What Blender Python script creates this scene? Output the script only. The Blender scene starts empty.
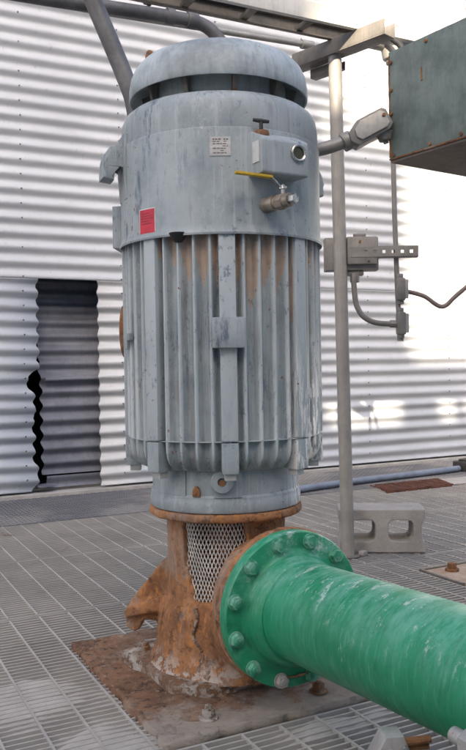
import bpy, bmesh, math, random
from mathutils import Vector, Matrix, noise as mnoise
random.seed(7)
sc = bpy.context.scene
COL = sc.collection
PI = math.pi
rad = math.radians

# ------------------------------------------------------------------ helpers
class MB:
    """collects shapes in one bmesh and links them as ONE mesh object"""
    def __init__(self): self.bm = bmesh.new()
    def quad(self, pts, mi=0):
        f = self.bm.faces.new([self.bm.verts.new(p) for p in pts]); f.material_index = mi; return f
    def box(self, c, s, rz=0.0, mat=None, bev=0.0, mi=0):
        M = mat if mat is not None else Matrix.Translation(Vector(c)) @ Matrix.Rotation(rz, 4, 'Z')
        r = bmesh.ops.create_cube(self.bm, size=1.0, matrix=M @ Matrix.Diagonal((s[0], s[1], s[2], 1)))
        vs = r['verts']
        for f in {f for v in vs for f in v.link_faces}: f.material_index = mi
        if bev > 0:
            es = list({e for v in vs for e in v.link_edges})
            bmesh.ops.bevel(self.bm, geom=es, offset=bev, segments=2, profile=.6, affect='EDGES')
        return self
    def cyl(self, p0, p1, r0, r1=None, n=20, mi=0, bev=0.0):
        p0, p1 = Vector(p0), Vector(p1); r1 = r0 if r1 is None else r1
        d = p1 - p0
        M = Matrix.Translation((p0 + p1) / 2) @ d.to_track_quat('Z', 'Y').to_matrix().to_4x4()
        r = bmesh.ops.create_cone(self.bm, cap_ends=True, segments=n, radius1=r0, radius2=r1, depth=d.length, matrix=M)
        vs = r['verts']
        for f in {f for v in vs for f in v.link_faces}: f.material_index = mi
        if bev > 0:
            es = [e for e in {e for v in vs for e in v.link_edges} if any(len(f.verts) > 4 for f in e.link_faces)]
            bmesh.ops.bevel(self.bm, geom=es, offset=bev, segments=2, profile=.6, affect='EDGES')
        return self
    def sphere(self, c, r, sx=1, sy=1, sz=1, n=16):
        bmesh.ops.create_uvsphere(self.bm, u_segments=n, v_segments=n // 2 + 2, radius=r,
                                  matrix=Matrix.Translation(Vector(c)) @ Matrix.Diagonal((sx, sy, sz, 1)))
        return self
    def lathe(self, prof, n=96, c=(0, 0, 0), axis=None, mi=0, a0=0.0, a1=2 * PI):
        """prof = [(r, h)]; axis = 3x3 matrix taking +Z to the wanted axis"""
        A = axis if axis is not None else Matrix.Identity(3)
        c = Vector(c); full = abs(a1 - a0 - 2 * PI) < 1e-6
        m = n if full else n + 1
        rings = []
        for r, h in prof:
            if r < 1e-6:
                rings.append([self.bm.verts.new(c + A @ Vector((0, 0, h)))])
            else:
                rings.append([self.bm.verts.new(c + A @ Vector((r * math.cos(a0 + (a1 - a0) * i / n), r * math.sin(a0 + (a1 - a0) * i / n), h))) for i in range(m)])
        for k in range(len(rings) - 1):
            A_, B_ = rings[k], rings[k + 1]
            for i in range(n):
                j = (i + 1) % m
                if len(A_) == 1 and len(B_) == 1: continue
                if len(A_) == 1: f = self.bm.faces.new((A_[0], B_[j], B_[i]))
                elif len(B_) == 1: f = self.bm.faces.new((A_[i], A_[j], B_[0]))
                else: f = self.bm.faces.new((A_[i], A_[j], B_[j], B_[i]))
                f.material_index = mi
        return self
    def tube(self, pts, r, n=12, cap=True, mi=0):
        pts = [Vector(p) for p in pts]
        rs = r if isinstance(r, (list, tuple)) else [r] * len(pts)
        up = Vector((0, 0, 1)); rings = []
        prevx = None
        for i, p in enumerate(pts):
            t = (pts[min(i + 1, len(pts) - 1)] - pts[max(i - 1, 0)]).normalized()
            if prevx is None:
                x = t.cross(up)
                if x.length < 1e-3: x = t.cross(Vector((0, 1, 0)))
            else:
                x = prevx - t * prevx.dot(t)
            x.normalize(); prevx = x; y = t.cross(x)
            rings.append([self.bm.verts.new(p + (x * math.cos(2 * PI * k / n) + y * math.sin(2 * PI * k / n)) * rs[i]) for k in range(n)])
        for a, b in zip(rings, rings[1:]):
            for k in range(n):
                f = self.bm.faces.new((a[k], a[(k + 1) % n], b[(k + 1) % n], b[k])); f.material_index = mi
        if cap:
            self.bm.faces.new(rings[0][::-1]); self.bm.faces.new(rings[-1])
        return self
    def prism(self, poly, M, t, bev=0.0, mi=0):
        """poly in the local XZ plane, thickness t along local Y, placed by matrix M"""
        a = [self.bm.verts.new(M @ Vector((x, -t / 2, z))) for x, z in poly]
        b = [self.bm.verts.new(M @ Vector((x, t / 2, z))) for x, z in poly]
        fs = [self.bm.faces.new(a), self.bm.faces.new(b[::-1])]
        n = len(poly)
        for i in range(n):
            fs.append(self.bm.faces.new((a[i], b[i], b[(i + 1) % n], a[(i + 1) % n])))
        for f in fs: f.material_index = mi
        if bev > 0:
            es = list({e for f in fs[:2] for e in f.edges})
            bmesh.ops.bevel(self.bm, geom=es, offset=bev, segments=2, profile=.6, affect='EDGES')
        return self
    def build(self, name, mats, parent=None, smooth=35, loc=None, rz=None, recalc=True):
        if recalc: bmesh.ops.recalc_face_normals(self.bm, faces=self.bm.faces[:])
        me = bpy.data.meshes.new(name); self.bm.to_mesh(me); self.bm.free()
        for m in (mats if isinstance(mats, (list, tuple)) else [mats]): me.materials.append(m)
        if smooth:
            me.shade_smooth(); me.set_sharp_from_angle(angle=rad(smooth))
        o = bpy.data.objects.new(name, me); COL.objects.link(o)
        if parent: o.parent = parent
        if loc is not None: o.location = loc
        if rz is not None: o.rotation_euler.z = rz
        return o

def tag(o, label=None, cat=None, group=None, kind=None):
    if label: o['label'] = label
    if cat: o['category'] = cat
    if group: o['group'] = group
    if kind: o['kind'] = kind
    return o
def thing(name, label, cat, loc=(0, 0, 0), rz=0.0, group=None):
    o = bpy.data.objects.new(name, None); COL.objects.link(o)
    o.location = loc; o.rotation_euler = (0, 0, rz); o.empty_display_size = .1
    return tag(o, label, cat, group)
def copy_child(src, parent, M):
    c = src.copy(); COL.objects.link(c); c.parent = parent; c.matrix_local = M; return c
def pol(r, a, z):
    """polar point about a machine axis: a = 0 is local -Y, positive towards local +X"""
    return Vector((r * math.sin(a), -r * math.cos(a), z))
def frame(r, a, z):
    """matrix whose local -Y points outward at angle a"""
    return Matrix.Translation(pol(r, a, z)) @ Matrix.Rotation(a, 4, 'Z')
AX_MY = Matrix(((1, 0, 0), (0, 0, -1), (0, 1, 0)))      # +Z -> -Y

# ------------------------------------------------------------------ materials
class NT:
    def __init__(self, name):
        self.m = bpy.data.materials.new(name); self.m.use_nodes = True
        self.t = self.m.node_tree; self.n = self.t.nodes; self.l = self.t.links
        self.b = self.n['Principled BSDF']
        self.co = self.n.new('ShaderNodeTexCoord').outputs['Object']
    def link(self, a, b): self.l.new(a, b)
    def noise(self, scale, detail=4, rough=.55, stretch=None, dist=0.0, off=0.0):
        t = self.n.new('ShaderNodeTexNoise'); t.inputs['Scale'].default_value = scale
        t.inputs['Detail'].default_value = detail; t.inputs['Roughness'].default_value = rough
        t.inputs['Distortion'].default_value = dist
        mp = self.n.new('ShaderNodeMapping'); self.link(self.co, mp.inputs['Vector'])
        if stretch: mp.inputs['Scale'].default_value = stretch
        mp.inputs['Location'].default_value = (off, off * 1.7, off * .6)
        self.link(mp.outputs[0], t.inputs['Vector'])
        return t.outputs['Fac']
    def voro(self, scale, stretch=None):
        t = self.n.new('ShaderNodeTexVoronoi'); t.inputs['Scale'].default_value = scale
        mp = self.n.new('ShaderNodeMapping'); self.link(self.co, mp.inputs['Vector'])
        if stretch: mp.inputs['Scale'].default_value = stretch
        self.link(mp.outputs[0], t.inputs['Vector']); return t.outputs['Distance']
    def ramp(self, f, a, b, v0=0.0, v1=1.0):
        r = self.n.new('ShaderNodeMapRange'); r.inputs['From Min'].default_value = a; r.inputs['From Max'].default_value = b
        r.inputs['To Min'].default_value = v0; r.inputs['To Max'].default_value = v1; r.interpolation_type = 'SMOOTHSTEP'
        self.link(f, r.inputs['Value']); return r.outputs[0]
    def math(self, op, a, b=None):
        m = self.n.new('ShaderNodeMath'); m.operation = op
        for i, v in enumerate((a, b)):
            if v is None: continue
            if isinstance(v, (int, float)): m.inputs[i].default_value = v
            else: self.link(v, m.inputs[i])
        return m.outputs[0]
    def xyz(self):
        s = self.n.new('ShaderNodeSeparateXYZ'); self.link(self.co, s.inputs[0]); return s.outputs
    def mix(self, fac, a, b):
        m = self.n.new('ShaderNodeMix'); m.data_type = 'RGBA'
        if isinstance(fac, (int, float)): m.inputs[0].default_value = fac
        else: self.link(fac, m.inputs[0])
        for i, v in ((6, a), (7, b)):
            if isinstance(v, tuple): m.inputs[i].default_value = (*v, 1)
            else: self.link(v, m.inputs[i])
        return m.outputs[2]
    def color(self, c):
        if isinstance(c, tuple): self.b.inputs['Base Color'].default_value = (*c, 1)
        else: self.link(c, self.b.inputs['Base Color'])
    def rough(self, r):
        if isinstance(r, (int, float)): self.b.inputs['Roughness'].default_value = r
        else: self.link(r, self.b.inputs['Roughness'])
    def metal(self, v): self.b.inputs['Metallic'].default_value = v
    def bump(self, h, strength=.3, dist=.002):
        b = self.n.new('ShaderNodeBump'); b.inputs['Strength'].default_value = strength; b.inputs['Distance'].default_value = dist
        self.link(h, b.inputs['Height']); self.link(b.outputs[0], self.b.inputs['Normal'])

def weathered(name, base, var=.18, streak=.25, rust=0.0, rust_col=(.22, .085, .03), rough=.55, metal=0.0, scale=6.0, bump=.15, dust=0.0, dust_col=(.5, .47, .42), off=0.0):
    N = NT(name)
    dk = tuple(c * (1 - var * 1.6) for c in base); lt = tuple(min(1, c * (1 + var)) for c in base)
    c = N.mix(N.ramp(N.noise(scale, 6, .65, off=off), .32, .68), dk, lt)
    if streak: c = N.mix(N.math('MULTIPLY', N.ramp(N.noise(scale * 2, 5, .6, (6, 6, .7), off=off + 3), .48, .72), streak), c, tuple(x * .45 for x in base))
    if dust: c = N.mix(N.math('MULTIPLY', N.ramp(N.noise(scale * .8, 8, .7, off=off + 9), .42, .66), dust), c, dust_col)
    fine = N.noise(scale * 9, 6, .7, off=off + 5)
    if rust: c = N.mix(N.ramp(N.math('ADD', fine, N.math('MULTIPLY', N.noise(scale * .9, 4, .6, off=off + 7), .5)), .98 - rust, 1.03 - rust), c, N.mix(N.noise(scale * 14), rust_col, tuple(x * 2.0 for x in rust_col)))
    N.color(c); N.rough(N.ramp(fine, .3, .7, max(.05, rough - .12), min(1, rough + .12))); N.metal(metal)
    N.bump(fine, bump, .002)
    return N.m

def flat(name, col, rough=.5, metal=0.0):
    N = NT(name); N.color(N.mix(N.ramp(N.noise(30, 4), .35, .65), tuple(c * .82 for c in col), col)); N.rough(rough); N.metal(metal)
    return N.m

def motor_paint(name, stains=False, deposit=True):
    N = NT(name)
    base, dk, lt = (.295, .333, .335), (.205, .245, .255), (.37, .405, .41)
    c = N.mix(N.ramp(N.noise(5, 7, .68), .3, .7), dk, lt)
    c = N.mix(N.math('MULTIPLY', N.ramp(N.noise(9, 6, .65, (7, 7, .55), off=2), .46, .70), .45), c, (.33, .37, .39))
    c = N.mix(N.math('MULTIPLY', N.ramp(N.noise(6, 10, .78, (1.2, 1.2, .8), off=14), .50, .60), .40), c, (.36, .40, .41))
    c = N.mix(N.math('MULTIPLY', N.ramp(N.noise(11, 10, .78, (2.4, 2.4, .55), off=8), .52, .62), N.ramp(N.math('SUBTRACT', N.noise(2.6, 3, .5, off=40), N.math('MULTIPLY', N.xyz()[0], .45)), .42, .62)), c, (.10, .13, .165))
    c = N.mix(N.math('MULTIPLY', N.ramp(N.noise(5, 8, .7, (9, 9, .35), off=33), .54, .66), .5), c, (.46, .49, .50))
    c = N.mix(N.math('MULTIPLY', N.ramp(N.noise(7, 8, .72, (7, 7, .4), off=52), .57, .68), .45), c, (.25, .215, .185))
    fine = N.noise(70, 6, .7)
    X, Y, Z = N.xyz()
    if stains:
        # tan rust wash that has run down between the fins from under the shroud
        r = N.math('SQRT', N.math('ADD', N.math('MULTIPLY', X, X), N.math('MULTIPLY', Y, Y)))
        ang = N.math('MULTIPLY', N.math('SUBTRACT', N.math('ARCTAN2', X, N.math('MULTIPLY', Y, -1.0)), rad(3)), 40 / (2 * PI))
        gap = N.math('FLOOR', ang)                        # which gap between two fins
        off_c = N.math('ABSOLUTE', N.math('SUBTRACT', N.math('SUBTRACT', ang, gap), .5))
        wn = N.n.new('ShaderNodeTexWhiteNoise'); wn.noise_dimensions = '1D'; N.link(gap, wn.inputs['W'])
        low = N.math('ADD', N.ramp(X, -.16, .13, 1.120, 1.000), N.math('MULTIPLY', N.math('SUBTRACT', wn.outputs['Value'], .5), .085))
        low = N.math('ADD', low, N.math('MULTIPLY', N.math('POWER', off_c, 1.3), .26))
        edge = N.math('ADD', Z, N.math('MULTIPLY', N.math('SUBTRACT', N.noise(45, 6, .7, (1, 1, .35), off=4), .5), .045))
        top = N.ramp(N.math('SUBTRACT', edge, low), .0, .012)
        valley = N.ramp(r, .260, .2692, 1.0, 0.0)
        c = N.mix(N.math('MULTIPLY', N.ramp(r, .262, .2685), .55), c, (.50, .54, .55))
        c = N.mix(N.math('MULTIPLY', N.math('MULTIPLY', top, valley), .9), c, N.mix(N.noise(40), (.33, .23, .165), (.50, .385, .295)))
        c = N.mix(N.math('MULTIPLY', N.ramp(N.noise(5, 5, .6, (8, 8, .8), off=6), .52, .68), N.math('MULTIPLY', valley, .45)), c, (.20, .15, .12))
    if deposit:
        # white lime runs on the right-hand flank
        w = N.math('MULTIPLY', N.ramp(X, .15, .20), N.ramp(Z, 1.0, .70))
        w = N.math('MULTIPLY', w, N.ramp(N.noise(16, 8, .75, (2.5, 2.5, .35), off=12), .45, .51))
        c = N.mix(w, c, (.82, .79, .74))
    c = N.mix(N.math('MULTIPLY', N.ramp(N.noise(48, 8, .8, (1, 1, .6), off=61), .575, .60), N.ramp(N.noise(4, 5, .6, off=63), .42, .60, .1, .8)), c, (.13, .16, .185))
    c = N.mix(N.math('MULTIPLY', N.ramp(N.noise(60, 8, .8, (1, 1, .5), off=67), .58, .61), N.ramp(N.noise(5, 5, .6, off=69), .45, .60, .0, .7)), c, (.47, .50, .50))
    c = N.mix(N.ramp(N.math('ADD', fine, N.math('MULTIPLY', N.noise(6, 3, off=21), .45)), .915, .935), c, (.20, .08, .03))
    N.color(c); N.rough(N.ramp(N.noise(20, 4), .3, .7, .42, .62)); N.bump(fine, .12, .0015)
    return N.m

def rusty(name, pale=.35, dark=1.0, off=0.0, chips=True):
    N = NT(name)
    c = N.mix(N.ramp(N.noise(7, 8, .7, off=off), .3, .7), tuple(x * dark for x in (.125, .054, .024)), tuple(x * dark for x in (.35, .165, .070)))
    c = N.mix(N.ramp(N.noise(18, 6, .7, (4, 4, .7), off=off + 2), .50, .68), c, tuple(x * dark for x in (.44, .175, .045)))
    c = N.mix(N.math('MULTIPLY', N.ramp(N.noise(26, 9, .80, off=off + 4), .52, .62), .8), c, (.060, .030, .018))
    c = N.mix(N.math('MULTIPLY', N.ramp(N.noise(70, 6, .8, off=off + 15), .58, .68), .3), c, (.42, .30, .18))
    c = N.mix(N.math('MULTIPLY', N.ramp(N.noise(5, 9, .72, (1.5, 1.5, .8), off=off + 6), .50, .62), pale), c, (.46, .41, .35))
    if chips:
        Z = N.xyz()[2]
        w = N.math('MULTIPLY', N.ramp(Z, .12, .03), N.ramp(N.noise(22, 8, .75, off=off + 11), .46, .54))
        c = N.mix(N.math('MULTIPLY', w, .85), c, (.52, .47, .41))
    fine = N.noise(90, 8, .75, off=off)
    N.color(c); N.rough(.88); N.bump(N.math('ADD', fine, N.math('MULTIPLY', N.noise(24, 8, .75, off=off + 9), 1.6)), .55, .005)
    return N.m

M_paint = motor_paint('motor_paint')
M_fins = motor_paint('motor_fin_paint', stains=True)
M_cap = weathered('cap_paint', (.37, .415, .43), .25, .45, rust=.05, rough=.5, scale=7, bump=.12)
M_neck = weathered('neck_paint', (.34, .38, .37), .25, .3, rust=.06, rough=.6, scale=9)
M_rust = rusty('rusty_cast_iron', pale=.34, dark=1.2)
M_rust2 = rusty('rusty_plate', pale=.55, dark=.75, off=31, chips=False)
def sole_mat():
    N = NT('flaky_sole_plate')
    c = N.mix(N.ramp(N.noise(6, 8, .7), .3, .7), (.125, .064, .036), (.29, .155, .085))
    c = N.mix(N.ramp(N.noise(38, 9, .82, off=3), .51, .60), c, (.050, .030, .022))
    c = N.mix(N.math('MULTIPLY', N.ramp(N.noise(55, 6, .8, off=19), .56, .63), .7), c, (.36, .24, .16))
    c = N.mix(N.math('MULTIPLY', N.ramp(N.noise(3.2, 9, .72, off=8), .47, .62), .75), c, (.30, .24, .19))
    c = N.mix(N.math('MULTIPLY', N.ramp(N.noise(24, 8, .8, off=12), .60, .66), .8), c, (.44, .40, .35))
    Y = N.xyz()[1]
    c = N.mix(N.math('MULTIPLY', N.ramp(N.math('ADD', Y, N.math('MULTIPLY', N.math('SUBTRACT', N.noise(7, 8, .7, off=28), .5), .45)), -.20, -.29), .85), c, N.mix(N.noise(50, 6), (.26, .22, .18), (.40, .355, .30)))
    N.color(c); N.rough(.92); N.bump(N.math('ADD', N.noise(30, 10, .8), N.ramp(N.noise(16, 8, .78, off=3), .52, .62, 0, -.6)), .7, .006)
    return N.m
M_sole = sole_mat()
def scale_mat():
    N = NT('chipped_pale_paint')
    c = N.mix(N.ramp(N.noise(9, 8, .7), .3, .7), (.30, .26, .22), (.52, .48, .43))
    ch = N.ramp(N.noise(34, 9, .78, off=5), .50, .56)
    c = N.mix(ch, c, N.mix(N.noise(60), (.060, .030, .018), (.30, .15, .06)))
    c = N.mix(N.math('MULTIPLY', N.ramp(N.noise(5, 8, .7, off=9), .42, .54), .85), c, (.19, .105, .06))
    N.color(c); N.rough(.9); N.bump(N.math('SUBTRACT', N.noise(70, 8, .75), ch), .7, .004)
    return N.m
M_scale = scale_mat()
M_rustbolt = rusty('rust_bolt', pale=.2, off=14, chips=False)
M_conduit = weathered('grey_conduit', (.235, .222, .208), .15, .25, rough=.5, metal=.25, scale=10, dust=.3, dust_col=(.26, .235, .205))
M_galv = weathered('galvanised_steel', (.42, .40, .37), .12, .2, rust=.03, rough=.5, metal=.35, scale=9)
M_galvdk = weathered('dirty_galvanised', (.20, .18, .155), .2, .3, rust=.10, rough=.6, metal=.2, scale=8, dust=.3, dust_col=(.30, .26, .2))
M_strut = weathered('brown_grey_strut', (.20, .182, .162), .15, .3, rust=.06, rough=.55, metal=.2, scale=9)
M_conduitdk = weathered('dark_grey_conduit', (.135, .133, .135), .2, .3, rough=.5, metal=.2, scale=10, dust=.25, dust_col=(.24, .22, .2))
M_white = weathered('white_rail_paint', (.66, .64, .60), .08, .2, rust=.06, rough=.5, scale=7)
M_pole = weathered('pole_paint', (.33, .31, .285), .1, .25, rust=.03, rough=.5, metal=.1, scale=8)
M_dark = flat('dark_steel', (.035, .033, .032), .6)
M_black = flat('black_rubber', (.02, .02, .021), .55)
M_yellow = weathered('yellow_grip', (.62, .40, .02), .1, .1, rough=.45, scale=30)
M_brass = weathered('dull_brass', (.36, .30, .24), .2, .2, rust=.05, rough=.4, metal=.6, scale=20)
M_chrome = weathered('steel_bright', (.55, .53, .5), .1, .1, rough=.3, metal=.9, scale=20)
M_screen = weathered('screen_wire', (.60, .56, .50), .15, .2, rust=.07, rough=.6, scale=20)
M_glass = flat('sight_glass', (.06, .065, .03), .08)
M_plate = weathered('name_plate_metal', (.52, .50, .47), .12, .3, rough=.4, metal=.3, scale=30)
M_ink = flat('plate_ink', (.16, .14, .13), .6)
M_label = flat('label_white', (.62, .60, .57), .6)
M_red = weathered('red_label', (.56, .025, .05), .12, .1, rough=.45, scale=25)
M_redink = flat('red_ink', (.30, .02, .03), .5)
M_box = weathered('green_grey_box_paint', (.16, .20, .18), .22, .35, rust=.05, rough=.5, scale=9, dust=.35, dust_col=(.22, .235, .225))
M_under = weathered('box_underside', (.20, .155, .13), .2, .3, rust=.06, rough=.8, scale=5, dust=.4, dust_col=(.27, .21, .16))
M_boxrust = rusty('rusty_box_floor', pale=.45, dark=.9, off=51, chips=False)
M_hose = weathered('blue_grey_hose', (.17, .20, .26), .15, .1, rough=.5, scale=12)

def green_mat():
    N = NT('green_fibreglass')
    c = N.mix(N.ramp(N.noise(4, 7, .65), .3, .7), (.012, .205, .090), (.022, .300, .150))
    # filament-wound scratches running round the pipe
    w = N.noise(55, 5, .7, (.28, 2.4, .28), off=3)
    c = N.mix(N.math('MULTIPLY', N.ramp(w, .52, .64), .38), c, (.10, .37, .24))
    w3 = N.noise(46, 8, .8, (.35, 3.6, .45), off=23)
    c = N.mix(N.math('MULTIPLY', N.ramp(w3, .575, .62), N.ramp(N.math('ADD', N.noise(4, 4, .6, off=41), N.math('MULTIPLY', N.xyz()[2], .9)), .48, .72, 0, .7)), c, (.34, .55, .46))
    w2 = N.noise(40, 4, .6, (.3, 3.0, .45), off=9)
    c = N.mix(N.math('MULTIPLY', N.ramp(w2, .54, .72), .5), c, (.005, .10, .045))
    # chalky weathered gelcoat on the upper, sun-exposed side
    Z = N.xyz()[2]
    ch = N.math('MULTIPLY', N.ramp(Z, .00, .16), N.ramp(N.noise(12, 9, .78, (.6, 1.6, .8), off=5), .40, .64))
    c = N.mix(N.math('MULTIPLY', ch, .6), c, (.22, .47, .38))
    wh = N.math('MULTIPLY', N.ramp(Z, .02, .13), N.ramp(N.noise(20, 10, .84, (.6, 1.3, .6), off=17), .56, .61))
    c = N.mix(N.math('MULTIPLY', wh, .75), c, (.52, .60, .56))
    N.color(c); N.rough(N.ramp(N.noise(18, 5), .3, .7, .34, .55)); N.bump(N.math('ADD', w, N.math('MULTIPLY', N.noise(60, 5), .5)), .16, .002)
    return N.m
M_green = green_mat()
M_gbolt = weathered('green_bolt_paint', (.04, .33, .18), .25, .1, rough=.5, scale=25, dust=.55, dust_col=(.34, .50, .42))

def wall_mat():
    N = NT('corrugated_steel')
    c = N.mix(N.ramp(N.noise(1.2, 5, .6), .3, .7), (.47, .485, .515), (.55, .565, .59))
    c = N.mix(N.math('MULTIPLY', N.ramp(N.noise(5, 6, .65, (1, 1, 3.5)), .50, .70), .30), c, (.38, .385, .395))
    c = N.mix(N.math('MULTIPLY', N.ramp(N.noise(14, 7, .7, (5, 1, .5), off=5), .56, .74), .35), c, (.42, .40, .38))
    c = N.mix(N.math('MULTIPLY', N.ramp(N.noise(26, 7, .75, (1, 1, .3), off=15), .60, .68), .5), c, (.30, .28, .26))
    c = N.mix(N.math('MULTIPLY', N.ramp(N.noise(60, 6, .8, off=25), .66, .70), .6), c, (.22, .13, .08))
    N.color(c); N.rough(N.ramp(N.noise(9, 4), .3, .7, .42, .6)); N.metal(.1)
    N.bump(N.noise(4, 4, .6), .15, .01)
    return N.m
M_wall = wall_mat()
M_screw = flat('screw_head', (.14, .14, .16), .5, .3)
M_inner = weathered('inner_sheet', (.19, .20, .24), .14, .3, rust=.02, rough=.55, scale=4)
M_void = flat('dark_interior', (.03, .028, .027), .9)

def grating_mat(name, base, dust_amt, off=0.0):
    N = NT(name)
    c = N.mix(N.ramp(N.noise(3, 6, .65, off=off), .3, .7), tuple(x * .78 for x in base), base)
    c = N.mix(N.math('MULTIPLY', N.ramp(N.noise(1.4, 7, .68, off=off + 4), .42, .62), dust_amt), c, (.50, .465, .42))
    c = N.mix(N.ramp(N.math('ADD', N.noise(2.2, 5, .6, off=off + 8), N.math('MULTIPLY', N.noise(60, 3), .12)), .73, .80), c, (.17, .075, .04))
    N.color(c); N.rough(.62); N.metal(.15)
    return N.m
M_grate = grating_mat('grating_steel', (.42, .395, .365), .6)
M_grate2 = grating_mat('expanded_grating_steel', (.115, .118, .132), .25, 20)

def dusty(name, a, b, sc_=6.0, bump=.4):
    N = NT(name)
    c = N.mix(N.ramp(N.noise(sc_, 8, .7), .3, .7), a, b)
    c = N.mix(N.ramp(N.noise(sc_ * 12, 5, .7, off=4), .60, .72), c, tuple(x * .55 for x in a))
    N.color(c); N.rough(.95); N.bump(N.noise(sc_ * 14, 8, .75), bump, .004)
    return N.m
M_conc = dusty('concrete', (.30, .285, .265), (.42, .40, .375))
M_block = dusty('concrete_block', (.31, .285, .26), (.43, .40, .37), 9, .7)
M_dust = dusty('pale_dust', (.36, .33, .295), (.48, .445, .405), 10)
M_pit = dusty('pit_floor', (.20, .19, .178), (.34, .32, .30), 3)
M_tan = dusty('tan_plate', (.36, .24, .16), (.50, .40, .31), 12)

# ------------------------------------------------------------------ setting: ground and gratings
g = MB(); g.quad([(-400, -400, -.14), (400, -400, -.14), (400, 400, -.14), (-400, 400, -.14)])
tag(g.build('ground', M_pit, smooth=0), kind='structure')

SOLE = (.655, 1.655, 1.36, 2.415)                     # x0 y0 x1 y1 of the steel plate let into the floor
def grating(x0, x1, y0, y1, holes=(), pitch=.0252, t=.0056, dep=.030, rod=.1, rx0=.0):
    """bearing bars along X, twisted cross rods along Y"""
    m = MB()
    def cuts(lo, hi, spans):
        segs = [(lo, hi)]
        for a, b in spans:
            n = []
            for s, e in segs:
                if b <= s or a >= e: n.append((s, e)); continue
                if a > s: n.append((s, a))
                if b < e: n.append((b, e))
            segs = n
        return segs
    k = int((y1 - y0) / pitch)
    for i in range(k + 1):
        y = y0 + t / 2 + (y1 - y0 - t) * i / k
        for a, b in cuts(x0, x1, [(h[0], h[2]) for h in holes if h[1] < y < h[3]]):
            m.box(((a + b) / 2, y, -dep / 2 + random.uniform(-.0006, .0006)), (b - a, t, dep))
    x = x0 + rx0
    while x < x1:
        for a, b in cuts(y0 + .001, y1 - .001, [(h[1], h[3]) for h in holes if h[0] < x < h[2]]):
            m.box((x, (a + b) / 2, -.0034), (.0062, b - a, .0085))
        x += rod
    for y in (y0 - .0035, y1 + .0035):
        for a, b in cuts(x0, x1, [(h[0], h[2]) for h in holes if h[1] < y < h[3]]):
            m.box(((a + b) / 2, y, -dep / 2 - .002), (b - a, .005, dep))
    return m
TAN = (2.165, 2.319, 2.70, 2.56)
bands = [(4.445, 3.612), (3.590, 2.785), (2.763, 1.662), (1.640, .80), (.78, .2)]
for i, (b, a) in enumerate(bands):
    hs = [SOLE, TAN] if i == 2 else []
    tag(grating(-1.2, 5.6, a, b, hs, rx0=.04).build('floor_grating', M_grate, smooth=0), kind='structure')

# expanded-metal strip along the foot of the wall
m = MB()
px_, py_ = .050, .024
y0, y1 = 4.462, 5.36
rows = int((y1 - y0) / py_)
for r in range(rows):
    yb = y0 + r * py_
    x = -1.0 + (px_ / 2 if r % 2 else 0)
    while x < 6.2:
        for s in (-1, 1):
            a = Vector((x, yb, 0)); b = Vector((x + s * px_ / 2, yb + py_, 0))
            d = (b - a).normalized(); n = Vector((-d.y, d.x, 0)) * .0036
            if n.y < 0: n = -n
            z0, z1 = -.002, -.012
            v = [m.bm.verts.new(p) for p in (a - n + Vector((0, 0, z1)), a + n + Vector((0, 0, z0)), b + n + Vector((0, 0, z0)), b - n + Vector((0, 0, z1)))]
            m.bm.faces.new(v)
        x += px_
m.box((2.6, y0 - .006, -.012), (7.2, .007, .03)); 
tag(m.build('expanded_grating', M_grate2, smooth=0), kind='structure')
m = MB(); m.box((3.0, 5.56, -.05), (12, .38, .13), bev=.008)
tag(m.build('concrete_kerb', M_conc), kind='structure')

# windblown dust that has filled the slots round the machine
m = MB(); nx, ny = 84, 72
vv = {}
def dust_h(x, y):
    p = Vector((x * 3.0, y * 3.0, 1.3)); n = mnoise.fractal(p, 1.0, 2.0, 5)
    n2 = mnoise.noise(Vector((x * 11, y * 11, 4)))
    w1 = math.exp(-((x - .47) / .30) ** 2 - ((y - 2.10) / .26) ** 2) * 1.1
    w2 = math.exp(-((x - .58) / .16) ** 2 - ((y - 1.72) / .20) ** 2)
    w3 = math.exp(-((x - 1.15) / .32) ** 2 - ((y - 1.585) / .06) ** 2)
    w4 = math.exp(-((x - .95) / .55) ** 2 - ((y - 2.75) / .22) ** 2) * .55
    w5 = math.exp(-((x - .10) / .35) ** 2 - ((y - 2.15) / .12) ** 2) * .8
    return -.0235 + .024 * min(1.0, max(w1, w2, w3, w4, w5)) + .010 * n + .0045 * n2
for i in range(nx + 1):
    for j in range(ny + 1):
        x = -.5 + 2.4 * i / nx; y = 1.30 + 1.75 * j / ny
        vv[i, j] = m.bm.verts.new((x, y, min(-.0012, dust_h(x, y) + .006 * mnoise.noise(Vector((x * 34, y * 34, 9))))))
for i in range(nx):
    for j in range(ny):
        if max(vv[i, j].co.z, vv[i + 1, j + 1].co.z) > -.0285:
            m.bm.faces.new((vv[i, j], vv[i + 1, j], vv[i + 1, j + 1], vv[i, j + 1]))
tag(m.build('dust', M_dust), kind='stuff')

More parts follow.
